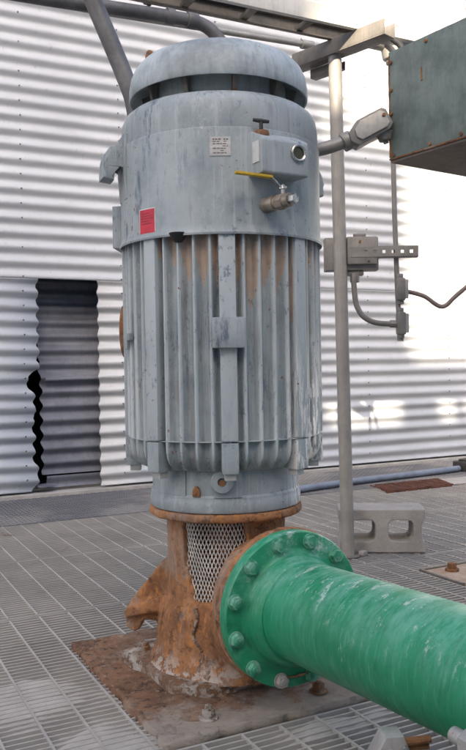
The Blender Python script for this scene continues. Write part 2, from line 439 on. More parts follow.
# ------------------------------------------------------------------ corrugated shed wall with a torn opening
PITCH, AMP = .098, .0100
WY = 5.43
def corr_y(z): return AMP * math.cos(2 * PI * (z - .012) / PITCH)
def corr(m, fx0, fx1, z0, z1, y, nx=1, per=12, lean=0.0, mi=0, amp=1.0):
    nz = max(2, int(round((z1 - z0) / PITCH * per)))
    prev = None
    for k in range(nz + 1):
        z = z0 + (z1 - z0) * k / nz
        a, b = fx0(z), fx1(z)
        row = [m.bm.verts.new((a + (b - a) * i / nx, y - amp * corr_y(z) + lean * (z - z0), z)) for i in range(nx + 1)]
        if prev:
            for i in range(nx):
                f = m.bm.faces.new((prev[i], prev[i + 1], row[i + 1], row[i])); f.material_index = mi
        prev = row
shed = thing('corrugated_shed', 'long pale corrugated steel shed with a torn narrow opening low in its wall', 'shed', (0, WY, 0))
def c_(v): return lambda z: v
def torn_left(z):
    x = 1.287 + .010 * math.cos(2 * PI * z / PITCH + .6)
    if z < .86: x -= .030 * min(1, (.86 - z) / .05)
    x -= .055 * math.exp(-((z - .77) / .055) ** 2)
    x -= .022 * math.exp(-((z - .47) / .03) ** 2) + .016 * math.exp(-((z - .36) / .02) ** 2) + .018 * math.exp(-((z - .27) / .03) ** 2)
    if z < .22: x += .035 * math.sin((.22 - z) * 15) - .02 * (.22 - z) * 8
    x += .006 * mnoise.noise(Vector((z * 40, 0, 0)))
    return x
def torn_right(z): return 1.712 + .009 * math.cos(2 * PI * z / PITCH + 2.4) + .003 * mnoise.noise(Vector((z * 60, 3, 0)))
m = MB()
ZT = 1.468
corr(m, c_(-5), torn_left, .03, ZT, 0, 20)
corr(m, torn_right, c_(13), .03, ZT, 0, 36)
corr(m, c_(-5), c_(13), ZT, 5.2, 0, 56)
for X in (-.2, 1.195, 1.885, 2.66, 3.42, 4.03, 4.9, 5.6):      # rows of screws through the laps
    for k in range(1, 42):
        z = .012 + PITCH * k
        if 1.2 < X < 1.75 and z < 1.5: continue
        if random.random() < .12: continue
        m.cyl((X + random.uniform(-.006, .006), -AMP - .004, z), (X, -AMP + .001, z), .0052, n=6, mi=1)
sh = m.build('wall_sheet', [M_wall, M_screw], shed, smooth=60, recalc=False)
so = sh.modifiers.new('thickness', 'SOLIDIFY'); so.thickness = .0025; so.offset = -1
# lining behind the opening: dark room
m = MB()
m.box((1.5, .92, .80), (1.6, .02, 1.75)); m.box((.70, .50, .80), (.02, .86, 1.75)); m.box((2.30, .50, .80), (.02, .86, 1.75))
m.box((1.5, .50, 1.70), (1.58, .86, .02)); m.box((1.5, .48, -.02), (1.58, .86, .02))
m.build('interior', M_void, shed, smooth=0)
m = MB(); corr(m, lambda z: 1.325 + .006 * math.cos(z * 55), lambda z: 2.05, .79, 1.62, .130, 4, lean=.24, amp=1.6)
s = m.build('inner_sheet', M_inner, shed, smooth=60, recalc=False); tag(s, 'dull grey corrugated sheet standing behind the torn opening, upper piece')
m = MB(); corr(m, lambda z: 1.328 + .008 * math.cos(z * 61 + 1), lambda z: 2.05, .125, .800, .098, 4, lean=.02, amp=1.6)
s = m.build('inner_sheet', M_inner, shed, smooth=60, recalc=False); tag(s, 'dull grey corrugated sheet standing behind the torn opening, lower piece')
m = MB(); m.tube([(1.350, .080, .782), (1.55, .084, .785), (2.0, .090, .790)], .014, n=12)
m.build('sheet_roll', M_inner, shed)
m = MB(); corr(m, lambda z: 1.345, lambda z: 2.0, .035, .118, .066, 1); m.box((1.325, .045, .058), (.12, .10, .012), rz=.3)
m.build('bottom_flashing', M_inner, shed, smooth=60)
m = MB(); m.box((4, 6.0, 2.55), (17.8, .1, 5.0)); m.box((4, 3.05, 5.25), (18.2, 6.4, .1)); m.box((-4.95, 3.05, 2.55), (.1, 5.8, 5.0)); m.box((12.95, 3.05, 2.55), (.1, 5.8, 5.0))
m.build('roof', M_wall, shed, smooth=0)

# unseen hall behind the camera keeps the pump shaded; roof parts added to shape sunlight
hall = thing('warehouse', 'tall pale warehouse across the yard behind the camera, unseen, with added roof screens that shape the sunlight', 'warehouse', (0, -8, 0))
m = MB(); m.box((-8, -6, 4.515), (44, 12, 9.03)); m.build('wall', M_wall, hall, smooth=0)
m = MB(); m.box((-18.12, -.1, 12.8), (24.8, .2, 7.54)); m.box((-5.33, -.1, 10.37), (.78, .199, 1.98)); m.build('shade_screen', M_wall, hall, smooth=0)  # added thin screens whose edges cut the sunlight falling on the shed wall
for x in (-7, -12, -18, -25): q = MB(); q.cyl((x, -.2, 16.0), (x, -5.0, 9.0), .08, n=8); q.build('screen_brace', M_galv, hall)
m = MB(); m.box((4.2, -.1, 9.46), (18.28, .2, .18)); m.build('shade_bar', M_galv, hall, smooth=0)  # added bar, shades the band of shed wall above the sun patches
for x, w_ in ((-4.72, .40), (-4.27, .10), (-2.0, 4.2), (4.0, 6.0), (10.2, 5.0)):
    q = MB(); q.box((x, -.1, 9.20), (w_, .1, .36)); q.build('shade_panel', M_galv, hall, smooth=0)  # added panels that close parts of the gap and break up the sun patches

# ------------------------------------------------------------------ steel sole plate let into the floor
sole = thing('sole_plate', 'large flaky rusted steel plate in the floor under the pump', 'steel plate', (.99, 2.03, 0))
m = MB(); ox, oy = .99, 2.03
x0, y0_, x1, y1_ = SOLE
nx, ny = 60, 60; vv = {}
for i in range(nx + 1):
    for j in range(ny + 1):
        x = x0 + (x1 - x0) * i / nx; y = y0_ + (y1_ - y0_) * j / ny
        ed = min(i, nx - i, j, ny - j)
        vv[i, j] = m.bm.verts.new((x - ox + ((.008 * mnoise.noise(Vector((y * 60, 1, 0))) + .018 * mnoise.noise(Vector((y * 13, 2, 0)))) if i in (0, nx) else 0), y - oy + ((.008 * mnoise.noise(Vector((x * 60, 5, 0))) + .018 * mnoise.noise(Vector((x * 13, 6, 0)))) if j in (0, ny) else 0), .010 + .006 * mnoise.fractal(Vector((x * 11, y * 11, 0)), 1, 2, 5)))
for i in range(nx):
    for j in range(ny): m.bm.faces.new((vv[i, j], vv[i + 1, j], vv[i + 1, j + 1], vv[i, j + 1]))
o = m.build('plate', M_sole, sole)
so = o.modifiers.new('thickness', 'SOLIDIFY'); so.thickness = .028; so.offset = -1
def anchor(parent, x, y, z, h=.05, mat=None):
    q = MB()
    q.cyl((x, y, z), (x, y, z + .006), .024, n=20, bev=.002)
    q.cyl((x, y, z + .006), (x, y, z + .024), .0155, n=6, bev=.002)
    q.cyl((x, y, z + .02), (x, y, z + h), .0085, n=12, bev=.001)
    return q.build('anchor_bolt', mat or M_rust2, parent)
anchor(sole, .800 - ox, 1.730 - oy, .008, .034, M_scale)
anchor(sole, 1.115 - ox, 1.735 - oy, .008, .028)

# ------------------------------------------------------------------ pump head (rusty cast column, elbow and base)
PX, PY = 1.0, 2.022
RZ = -rad(26.4)
head = thing('pump_head', 'rust covered cast iron pump head with mesh screen standing under the motor', 'pump head', (PX, PY, 0), RZ)
# octagonal base
m = MB()
cr, sr = math.cos(-RZ), math.sin(-RZ)
def w2l(x, y): return ((x - PX) * cr - (y - PY) * sr, (x - PX) * sr + (y - PY) * cr)
octo = [(.742, 2.19), (.768, 2.04), (.775, 1.90), (.842, 1.835), (.99, 1.835), (1.16, 1.85), (1.235, 1.93), (1.235, 2.12), (1.16, 2.21), (.83, 2.25)]
lo = [Vector((*w2l(x, y), 0)) for x, y in octo]
def oring(s, z): return [m.bm.verts.new((v.x * s, v.y * s, z)) for v in lo]
rs_ = [oring(1.0, .0), oring(1.0, .034), oring(.985, .040), oring(.80, .046)]
for a, b in zip(rs_, rs_[1:]):
    for i in range(len(a)): m.bm.faces.new((a[i], a[(i + 1) % len(a)], b[(i + 1) % len(a)], b[i]))
m.bm.faces.new(rs_[-1])
m.build('base_plate', M_scale, head, smooth=50)
for wx, wy in ((.80, 2.15), (.865, 1.868), (1.17, 1.91)):
    lx, ly = w2l(wx, wy)
    q = MB(); q.cyl((lx, ly, .04), (lx, ly, .058), .014, n=6, bev=.002); q.cyl((lx, ly, .05), (lx, ly, .068), .008, n=10); q.build('base_bolt', M_rust2, head)

wa, wb = rad(-44), rad(19)                             # the mesh window
def arc_wall(m, a0, a1, r0, r1, z0, z1, n=18):
    prev = None
    for i in range(n + 1):
        a = a0 + (a1 - a0) * i / n
        z0i = z0(a) if callable(z0) else z0
        v = [m.bm.verts.new(p) for p in (pol(r0, a, z0i), pol(r1, a, z0i), pol(r1, a, z1), pol(r0, a, z1))]
        if prev:
            for k in range(4): m.bm.faces.new((prev[k], prev[(k + 1) % 4], v[(k + 1) % 4], v[k]))
        else: m.bm.faces.new(v)
        prev = v
    m.bm.faces.new(prev[::-1])
m = MB()
m.lathe([(.0, .440), (.150, .440), (.168, .444), (.209, .446), (.214, .450), (.214, .466), (.209, .470), (.0, .470)], 80)      # top flange
arc_wall(m, wb, wa + 2 * PI, .138, .166, .20, .445, 60)
low = lambda a: .20
arc_wall(m, wa - .02, wb + .02, .138, .163, .18, .215, 20)
# filled corners: the window narrows to a V at its foot
for s, aa in ((1, wa), (-1, wb)):
    for k in range(7):
        a0 = aa + s * rad(3.2) * k; z1 = .315 - .020 * k - .0026 * k * k
        arc_wall(m, min(a0, a0 + s * rad(3.4)), max(a0, a0 + s * rad(3.4)), .138, .161, .19, z1, 2)
m.lathe([(.0, .03), (.226, .03), (.216, .050), (.202, .085), (.196, .14), (.188, .185), (.174, .212), (.162, .226), (.0, .228)], 64)   # lower drum
m.cyl((0, 0, .20), (0, 0, .40), .052, n=20); m.cyl((0, 0, .38), (0, 0, .445), .024, n=16)
nd = Vector((math.sin(-RZ), -math.cos(-RZ), 0))        # world -Y, local
NZ = .262
axn = Matrix.Rotation(-RZ, 3, 'Z') @ AX_MY
Pz = [nd * d_ + Vector((0, 0, z_)) for d_, z_ in ((.0, .150), (.08, .152), (.14, .160), (.19, .176), (.235, .202), (.27, .232), (.295, .254), (.315, .254))]
m.tube(Pz, [.112, .114, .122, .134, .150, .166, .176, .176], 48)
m.lathe([(.0, .312), (.190, .312), (.190, .338), (.0, .338)], 72, (0, 0, NZ), axn)
# raised casting seam between drum and nozzle
# bracket lug on the left flank
Mb = Matrix.Rotation(rad(-6), 4, 'Z')
m.prism([(-.10, .36), (-.150, .335), (-.205, .275), (-.262, .205), (-.284, .180), (-.288, .150), (-.285, .118), (-.262, .104), (-.246, .116), (-.238, .142), (-.215, .140), (-.16, .13), (-.10, .12)], Mb, .062, .005)
m.prism([(-.10, .235), (-.278, .182), (-.288, .165), (-.284, .150), (-.10, .19)], Mb @ Matrix.Translation((0, 0, 0)), .105, .004)
body = m.build('body', M_rust, head, smooth=60)
rm = body.modifiers.new('cast', 'REMESH'); rm.mode = 'VOXEL'; rm.voxel_size = .0055; rm.use_smooth_shade = True
sm = body.modifiers.new('soft', 'SMOOTH'); sm.iterations = 3; sm.factor = .5
tx = bpy.data.textures.new('cast_roughness', 'CLOUDS'); tx.noise_scale = .02; tx.noise_depth = 4
dp = body.modifiers.new('scale', 'DISPLACE'); dp.texture = tx; dp.strength = .0045; dp.mid_level = .5; dp.texture_coords = 'LOCAL'
# white corrosion bead running down the nozzle joint and round the foot
m = MB()
pts = []
for k in range(60):
    t = k / 59; a = rad(-29 + 10 * t + 2.5 * math.sin(t * 11))
    r = (.176 + .09 * min(t, .22)) + (.040 * max(0, t - .72))
    pts.append(pol(r, a, .215 - .155 * t))
m.tube(pts, [.004 + .006 * abs(mnoise.noise(Vector((k * .55, 0, 0)))) for k in range(60)], 8)
m.build('corrosion_bead', M_scale, head)
# expanded-metal screen
m = MB(); rsn = .1525
na = 17; zt, zb = .448, .212
def zlow(a):
    d = min(a - wa, wb - a); return max(.222, .315 - .020 * (d / rad(3.2)) - .0026 * (d / rad(3.2)) ** 2) - .012
slope = (wb - wa) / na / .0245
for k in range(-14, na + 15):
    for s in (-1, 1):
        pts = []
        for i in range(57):
            z = zt - (zt - zb) * i / 56
            a = wa + (wb - wa) * k / na + s * slope * (zt - z)
            if wa - .01 <= a <= wb + .01 and z > zlow(a):
                pts.append(pol(rsn + .004 * math.sin((a - wa) * 9 + z * 30) + s * .0006, a, z))
            else:
                if len(pts) > 2: m.tube(pts, .00175, 4)
                pts = []
        if len(pts) > 2: m.tube(pts, .00175, 4)
m.build('mesh_screen', M_screen, head)

# ------------------------------------------------------------------ green discharge pipe
pipe = thing('discharge_pipe', 'thick green fibreglass pipe with a bolted flange on the pump outlet', 'pipe', (PX, PY - .338, NZ - .003))
FL = .188
m = MB()
m.lathe([(.10, .0), (FL, .0), (FL, .026), (FL - .003, .030), (.150, .030), (.140, .032), (.1335, .040), (.1295, .060), (.117, .074), (.10, .076)], 128, (0, 0, .002), AX_MY)
AXT = (Matrix.Rotation(rad(3), 3, 'Z') @ Matrix.Rotation(rad(-2.1), 3, 'X') @ AX_MY)
m.lathe([(.1175, .02), (.1175, 1.15)], 128, (0, 0, .004), AXT)
pb = m.build('pipe_barrel', M_green, pipe, smooth=40)
q = MB(); q.cyl((0, -.030, 0), (0, -.0328, 0), .0185, n=24); q.cyl((0, -.0325, 0), (0, -.0455, 0), .0155, n=6, bev=.0012); q.cyl((0, -.044, 0), (0, -.0485, 0), .0085, n=12, bev=.0015)
q.bm.verts.ensure_lookup_table()
b0 = q.build('bolt', M_gbolt, pipe)
b0.location = (.168 * math.cos(rad(15)), 0, .168 * math.sin(rad(15)))
pale_bolt = weathered('bare_bolt', (.46, .42, .38), .15, .1, rust=.05, rough=.6, scale=30)
for k in range(1, 12):
    a = rad(15 + 30 * k); c = copy_child(b0, pipe, Matrix.Translation((.168 * math.cos(a), 0, .168 * math.sin(a))) @ Matrix.Rotation(k * .7, 4, 'Y'))
    if k == 8:
        c.data = b0.data.copy(); c.data.materials[0] = pale_bolt; c['label'] = 'bare pale bolt without green paint'
b1 = None
for k in (196, 344):
    a = rad(k); c0 = Vector((.155 * math.cos(a) + .038, 0, .155 * math.sin(a) + .036))
    if b1 is None:
        q = MB(); q.cyl((0, -.764, 0), (0, -.726, 0), .0215, n=6, bev=.003); q.cyl((0, -.731, 0), (0, -.698, 0), .0135, n=14, bev=.002); b1 = q.build('joint_bolt', M_galv, pipe); b1.location = c0
    else: copy_child(b1, pipe, Matrix.Translation(c0))
# second joint, nearer the camera
m = MB(); m.lathe([(.10, .770), (.176, .770), (.180, .773), (.180, .800), (.15, .802), (.135, .826), (.1165, .846)], 128, (0, 0, .004), AXT)
m.build('far_flange', M_green, pipe, smooth=40)

# ------------------------------------------------------------------ motor
mot = thing('vertical_motor', 'tall blue grey finned electric motor with domed cap on the rusty pump head', 'motor', (PX, PY, 0), RZ)
# collar
m = MB(); m.lathe([(.0, .472), (.208, .472), (.2105, .476), (.2105, .500), (.2085, .504), (.2085, .512), (.204, .518), (.203, .60), (.0, .60)], 96)
col = m.build('collar', M_paint, mot)
m = MB(); arc_wall(m, rad(-8), rad(12), .200, .2115, .514, .596, 10); m.build('boss_plate', M_paint, mot)
m = MB(); m.lathe([(.0, 0), (.030, 0), (.030, .010), (.027, .013), (.012, .013), (.010, .004), (.0, .004)], 24, pol(.209, rad(-2), .555), Matrix.Rotation(rad(-2), 3, 'Z') @ AX_MY); m.build('boss', M_paint, mot)
m = MB(); m.cyl(pol(.214, rad(-2), .553), pol(.217, rad(-2), .553), .0085, n=10); m.build('rusty_plug', M_rustbolt, mot)
m = MB(); m.prism([(-.011, -.014), (.011, -.014), (.010, .002), (.005, .006), (.004, .013), (-.004, .013), (-.005, .006), (-.010, .002)], frame(.2085, rad(-21), .530), .006, .002); m.build('rusty_tab', M_rustbolt, mot)
m = MB(); arc_wall(m, rad(-62), rad(-30), .199, .2075, .516, .60, 10); m.build('cover_plate', M_paint, mot)
# finned body
m = MB()
NF, SUB = 40, 18
def fin_r(i, core, fin):
    ph = (i % SUB) / SUB                                  # one fin per 9 degrees
    d = min(ph, 1 - ph)
    k = max(0.0, 1 - max(0, d - .05) / .31)
    return core + (fin - core) * min(1.0, k ** 1.25 if d > .05 else 1.0)
levels = [(1.215, .2475, .270), (.6632, .2475, .270), (.6628, .249, .2690), (.6612, .249, .2690), (.6608, .2475, .2705), (.635, .2465, .2695), (.618, .243, .266), (.604, .237, .258), (.594, .224, .247), (.587, .221, .236), (.583, .217, .226)]
rings = []
n = NF * SUB
for z, co_, fi in levels:
    rings.append([m.bm.verts.new(pol(co_ + .014 if (abs(z - .6620) < .0010) else fin_r(i, co_, fi), 2 * PI * i / n + rad(3), z)) if False else m.bm.verts.new(pol(max(fin_r(i, co_, fi), co_ + (.018 if abs(z - .6620) < .0010 else 0)), 2 * PI * i / n + rad(3), z)) for i in range(n)])
for a, b in zip(rings, rings[1:]):
    for i in range(n): m.bm.faces.new((a[i], b[i], b[(i + 1) % n], a[(i + 1) % n]))
m.bm.faces.new(rings[-1]); m.bm.faces.new(rings[0][::-1])
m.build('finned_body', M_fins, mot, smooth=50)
for k in range(8):
    a = rad(3 + 45 * k)
    q = MB(); q.box((0, 0, 0), (.042, .046, .5545), mat=frame(.2535, a, .9408), bev=.004)
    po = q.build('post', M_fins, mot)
    q = MB(); q.prism([(-.0195, .0), (.0195, .0), (.0215, .010), (.0215, .0775), (-.0215, .0775), (-.0215, .010)], frame(.2525, a, .582), .047, .004); q.build('end_bell_rib', M_paint, mot)
    q = MB(); q.box((0, 0, 0), (.030, .030, .020), mat=frame(.250, a, .575), bev=.003); q.build('foot_tab', weathered('tab_paint', (.5, .49, .46), .1, .2, rust=.08, scale=30) if k == 0 else bpy.data.materials['tab_paint'], mot)
q = MB(); q.box((0, 0, 0), (.083, .020, .076), mat=frame(.283, rad(3), .934), bev=.004); q.build('joint_plate', M_paint, mot)
q = MB(); q.box((0, 0, 0), (.034, .012, .034), mat=frame(.272, rad(-72), .918), bev=.003); q.box((0, 0, 0), (.02, .012, .02), mat=frame(.272, rad(-66), .935), bev=.003); q.build('side_tab', M_paint, mot)
q = MB(); q.lathe([(.0, 0), (.085, 0), (.085, .016), (.075, .022), (0, .022)], 40, pol(.262, rad(-98), .955), Matrix.Rotation(rad(-98), 3, 'Z') @ AX_MY @ Matrix.Diagonal((.75, 1, 1)).to_3x3()); q.build('side_cover', M_rustbolt, mot)
# shroud
m = MB()
m.lathe([(.262, 1.186), (.276, 1.186), (.2785, 1.180), (.282, 1.178), (.283, 1.183), (.2795, 1.192), (.2775, 1.205), (.2775, 1.438), (.2760, 1.4435), (.2735, 1.4445), (.2738, 1.449), (.2735, 1.485), (.270, 1.512), (.262, 1.530), (.247, 1.542), (.225, 1.548), (.17, 1.551), (.10, 1.551)], 128)
m.build('shroud', M_paint, mot, smooth=30)
# neck with louvre brackets under the cap
m = MB(); m.lathe([(.188, 1.548), (.188, 1.640)], 80); m.build('neck', M_neck, mot)
for k in range(10):
    a = rad(-60 + 36 * k)
    q = MB(); q.prism([(-.0, -.03), (.0, .055), (.035, .055), (.012, -.03)], Matrix.Translation(pol(.189, a, 1.578)) @ Matrix.Rotation(a - PI / 2, 4, 'Z'), .012, .001)
    q.build('cap_bracket', M_galvdk, mot)
# cap
m = MB()
m.lathe([(.186, 1.620), (.215, 1.612), (.238, 1.595), (.2425, 1.585), (.2475, 1.584), (.2495, 1.590), (.2490, 1.612), (.2440, 1.640), (.2330, 1.664), (.2140, 1.684), (.1850, 1.699), (.1450, 1.709), (.0950, 1.715), (.0, 1.717)], 128)
m.build('cap', M_cap, mot, smooth=40)
q = MB(); q.cyl(pol(.192, rad(-78), 1.69), pol(.192, rad(-78), 1.712), .013, n=6, bev=.002); q.sphere(pol(.192, rad(-78), 1.716), .010); q.build('cap_stud', M_rustbolt, mot)
# lifting hooks
hook = [(.262, 1.462), (.292, 1.460), (.316, 1.450), (.330, 1.430), (.336, 1.400), (.337, 1.366), (.306, 1.362), (.303, 1.385), (.299, 1.402), (.292, 1.412), (.286, 1.404), (.283, 1.388), (.262, 1.37)]
for a in (-71, 119):
    Mh = Matrix.Rotation(rad(a) - PI / 2, 4, 'Z')
    hk = [(x_, z_ - .012) for x_, z_ in hook]
    q = MB(); q.prism(hk, Mh, .066, .009); q.prism([(.262, 1.474), (.280, 1.472), (.282, 1.37), (.2775, 1.30), (.262, 1.30)], Mh, .085, .004)
    q.build('lifting_hook', M_paint, mot)
q = MB(); q.box((0, 0, 0), (.10, .035, .118), mat=frame(.282, rad(-97), 1.245), bev=.004); q.build('terminal_cover', M_paint, mot)
# plates and labels (curved to the shroud)
def curved_plate(name, ac, z, w, h, off, mat, R=.2775):
    m = MB(); arc_wall(m, ac - w / 2 / R, ac + w / 2 / R, R - .001, R + off, z - h / 2, z + h / 2, 8)
    return m.build(name, mat, mot)
curved_plate('name_plate', rad(.4), 1.394, .052, .047, .0016, M_plate)
m = MB(); rr = random.Random(3)
for k in range(7):
    z = 1.411 - k * .0056; a = -.018
    while a < .017:
        w = rr.uniform(.003, .009); h = .0022 if k else .0036
        if rr.random() < .8:
            arc_wall(m, rad(.4) / 1 + (a) / .2775, rad(.4) + min(a + w, .020) / .2775, .2785, .27945, z - h / 2, z + h / 2, 1)
        a += w + .0018
    
m.build('plate_text', M_ink, mot, smooth=0)
curved_plate('label_backing', rad(-42.5), 1.219, .060, .078, .0010, M_label)
curved_plate('red_label', rad(-42.5), 1.2195, .054, .071, .0016, M_red)
m = MB()
for k in range(5):
    z = 1.245 - k * .0065
    arc_wall(m, rad(-42.5) - .020 / .2775, rad(-42.5) + (.010 + .002 * (k % 3) * 3) / .2775, .278, .2794, z - .0012, z + .0012, 3)
m.build('label_text', M_redink, mot, smooth=0)
q = MB(); q.lathe([(.0, -.020), (.010, -.018), (.020, -.004), (.024, .004), (.0, .006)], 14, pol(.272, rad(-23), 1.182)); q.build('drain_plug', M_black, mot)
# oil box
A0 = rad(29)
Fm = Matrix.Rotation(A0, 4, 'Z')
m = MB()
prof = [(-.200, 1.322), (-.331, 1.318), (-.334, 1.322), (-.334, 1.398), (-.330, 1.405), (-.285, 1.428), (-.200, 1.434)]
a_ = [m.bm.verts.new(Fm @ Vector((-.068, y, z))) for y, z in prof]; b_ = [m.bm.verts.new(Fm @ Vector((.068, y, z))) for y, z in prof]
m.bm.faces.new(a_); m.bm.faces.new(b_[::-1])
for i in range(len(prof)):
    m.bm.faces.new((a_[i], b_[i], b_[(i + 1) % len(prof)], a_[(i + 1) % len(prof)]))
bmesh.ops.bevel(m.bm, geom=m.bm.edges[:], offset=.0035, segments=2, profile=.6, affect='EDGES')
obx = m.build('oil_box', M_paint, mot)
m = MB(); m.box((-.0695, -.309, 1.372), (.002, .030, .052)); o = m.build('white_tag', M_label, obx); o.matrix_local = Fm
m = MB(); m.lathe([(.015, .0), (.0215, .0), (.0215, .006), (.019, .008), (.0155, .006), (.015, .002)], 32, (0, 0, 0), AX_MY); sg = m.build('sight_glass_ring', M_chrome, obx); sg.matrix_local = Fm @ Matrix.Translation((.036, -.334, 1.374))
m = MB(); m.lathe([(.0, .003), (.010, .003), (.0155, .002)], 28, (0, 0, 0), AX_MY); m.build('sight_glass', M_glass, sg)
# filler plug with T handle
m = MB(); c = Fm @ Vector((-.043, -.292, 1.424))
m.cyl(c - Vector((0, 0, .012)), c + Vector((0, 0, .006)), .021, .019, n=20, bev=.003); fp = m.build('filler_plug', M_rustbolt, mot)
m = MB(); m.cyl(c, c + Vector((0, 0, .030)), .005, n=10)
m.tube([c + Vector((-.020, -.004, .033)), c + Vector((0, 0, .031)), c + Vector((.020, .004, .030))], [.0042, .006, .0042], 8); m.build('handle', M_dark, fp)
# drain valve with yellow lever
va = rad(40); vs = pol(.277, rad(24.5), 1.252); vd = Vector((math.sin(va), -math.cos(va), 0))
m = MB(); m.cyl(vs - vd * .02, vs + vd * .035, .0195, n=20, bev=.002); m.cyl(vs + vd * .028, vs + vd * .085, .0165, n=20, bev=.002); m.cyl(vs + vd * .045, vs + vd * .068, .0205, n=8, bev=.003)
dv = m.build('drain_valve', M_brass, mot)
m = MB(); m.cyl(vs + vd * .084, vs + vd * .104, .0125, n=6, bev=.002); m.build('valve_plug', M_chrome, dv)
stem = vs + vd * .060
m = MB(); m.cyl(stem + Vector((0, 0, .015)), stem + Vector((0, 0, .040)), .0055, n=10); m.cyl(stem + Vector((0, 0, .030)), stem + Vector((0, 0, .036)), .010, n=6)
lv = Vector((-.95, -.31, 0)).normalized()
def strip(m, pts, w, t):
    for p, q in zip(pts, pts[1:]):
        d = q - p; M = Matrix.Translation((p + q) / 2) @ d.to_track_quat('X', 'Z').to_matrix().to_4x4()
        m.box((0, 0, 0), (d.length + t * .6, w, t), mat=M, bev=.0008)
p0 = stem + Vector((0, 0, .033)); p1 = p0 + lv * .022 + Vector((0, 0, .016)); p2 = p1 + lv * .010 + Vector((0, 0, .008)); p3 = p2 + lv * .088 + Vector((0, 0, .006))
strip(m, [p0 - lv * .008, p0 + lv * .008, p1, p2], .015, .0028); m.build('lever_arm', M_chrome, dv)
m = MB(); strip(m, [p2 - lv * .002, p3], .0165, .006); m.build('lever_grip', M_yellow, dv)

# ------------------------------------------------------------------ pole, strut bracket and tray
pole = thing('support_pole', 'slim grey steel pipe pole standing beside the motor', 'pole', (2.052, 2.933, 0))
m = MB(); m.cyl((0, 0, .006), (-.036, -.012, 2.20), .029, n=28); m.build('shaft', M_pole, pole)
m = MB(); m.cyl((0, 0, 0), (0, 0, .008), .055, n=24, bev=.002); m.build('foot_plate', M_galvdk, pole)
# channel bracket across the pole head
d = Vector((.150, -.50, 0)); L = d.length
br = thing('channel_bracket', 'slanting steel channel bracket across the top of the pole under the cable tray', 'bracket', (2.022, 2.905, 2.20), math.atan2(d.y, d.x))
def channel(m, l0, l1, w, h, t=.005, M=None):
    M = M or Matrix.Identity(4)
    for c, s in ((((l0 + l1) / 2, 0, t / 2), (l1 - l0, w, t)), (((l0 + l1) / 2, -w / 2 + t / 2, h / 2 + t / 2 + .0005), (l1 - l0, t, h - t)), (((l0 + l1) / 2, w / 2 - t / 2, h / 2 + t / 2 + .0005), (l1 - l0, t, h - t))):
        m.box((0, 0, 0), s, mat=M @ Matrix.Translation(c), bev=.001)
m = MB(); channel(m, -.235, .27, .078, .062); m.build('channel', M_strut, br)
m = MB(); channel(m, -.19, -.02, .040, .040, M=Matrix.Translation((0, .055, -.042))); m.build('clip_angle', M_strut, br)
m = MB(); m.cyl((.22, 0, .004), (.22, 0, .075), .007, n=10); m.cyl((.22, 0, .055), (.22, 0, .066), .013, n=6); m.build('bracket_bolt', M_galvdk, br)
# cable tray
tray = thing('cable_tray', 'long ladder cable tray with a white near rail running along the top above the pole', 'cable tray', (2.0, 2.84, 2.262))
def rail(name, mat, x0, x1, y, h, t, lip):
    m = MB(); m.box(((x0 + x1) / 2, y, h / 2), (x1 - x0, t, h), bev=.0015)
    m.box(((x0 + x1) / 2, y + lip / 2, .003), (x1 - x0, abs(lip), .006), bev=.001); m.box(((x0 + x1) / 2, y + lip / 2, h - .003), (x1 - x0, abs(lip), .006), bev=.001)
    return m.build(name, mat, tray)
rail('near_rail', M_white, -2.6, 2.4, -.075, .072, .004, .02)
rail('far_rail', M_galvdk, -2.6, 2.4, .075, .062, .004, -.02)
for k in range(16):
    x = -2.3 + .265 * k
    q = MB(); q.box((x, .0, .016), (.030, .142, .018), rz=.0, bev=.002); q.build('rung', M_galvdk, tray)
# cables lying in the tray
for yy, rr_, nm in ((.02, .011, 'black cable lying in the far side of the cable tray'), (-.03, .013, 'black cable lying in the tray behind the white rail and dropping towards the box')):
    m = MB(); pts = [(-.6 + .12 * i, yy + .006 * math.sin(i * 1.3), .040 + .002 * math.sin(i)) for i in range(8 if yy > 0 else 10)]
    if yy < 0: pts += [(.62, -.06, .02), (.66, -.12, -.05), (.66, -.2, -.16), (.66, -.3, -.28)]
    m.tube([Vector(p) + Vector((1.55 if yy < 0 else 1.3, 2.84, 2.262)) for p in pts], rr_, 10)
    tag(m.build('power_cable', M_black), nm, 'cable', 'cables in the cable tray')

# ------------------------------------------------------------------ conduits round the motor head
def arcpts(ctrl, n=8):
    """Catmull-Rom through control points"""
    P = [Vector(p) for p in ctrl]; P = [P[0] * 2 - P[1]] + P + [P[-1] * 2 - P[-2]]
    out = []
    for i in range(1, len(P) - 2):
        for k in range(n):
            t = k / n; a, b, c, d = P[i - 1:i + 3]
            out.append(.5 * ((2 * b) + (c - a) * t + (2 * a - 5 * b + 4 * c - d) * t * t + (3 * b - a - 3 * c + d) * t ** 3))
    out.append(P[-2]); return out
m = MB(); m.tube(arcpts([(.745, 2.49, 2.19), (.771, 2.478, 2.065), (.800, 2.466, 1.978), (.835, 2.449, 1.882), (.868, 2.431, 1.785), (.892, 2.418, 1.705), (.905, 2.411, 1.60), (.912, 2.40, 1.47), (.935, 2.34, 1.40), (.955, 2.28, 1.385)]), .0285, 18)
tag(m.build('bent_conduit', M_conduitdk), 'thick grey conduit slanting down from the top left to behind the motor cap', 'conduit')
tc = thing('elbow_conduit', 'thick grey conduit running level along the top and bending down behind the motor cap', 'conduit', (1.165, 2.75, 2.15))
def rel(pts, o): return [Vector(p) - Vector(o) for p in pts]
O = (1.165, 2.75, 2.15)
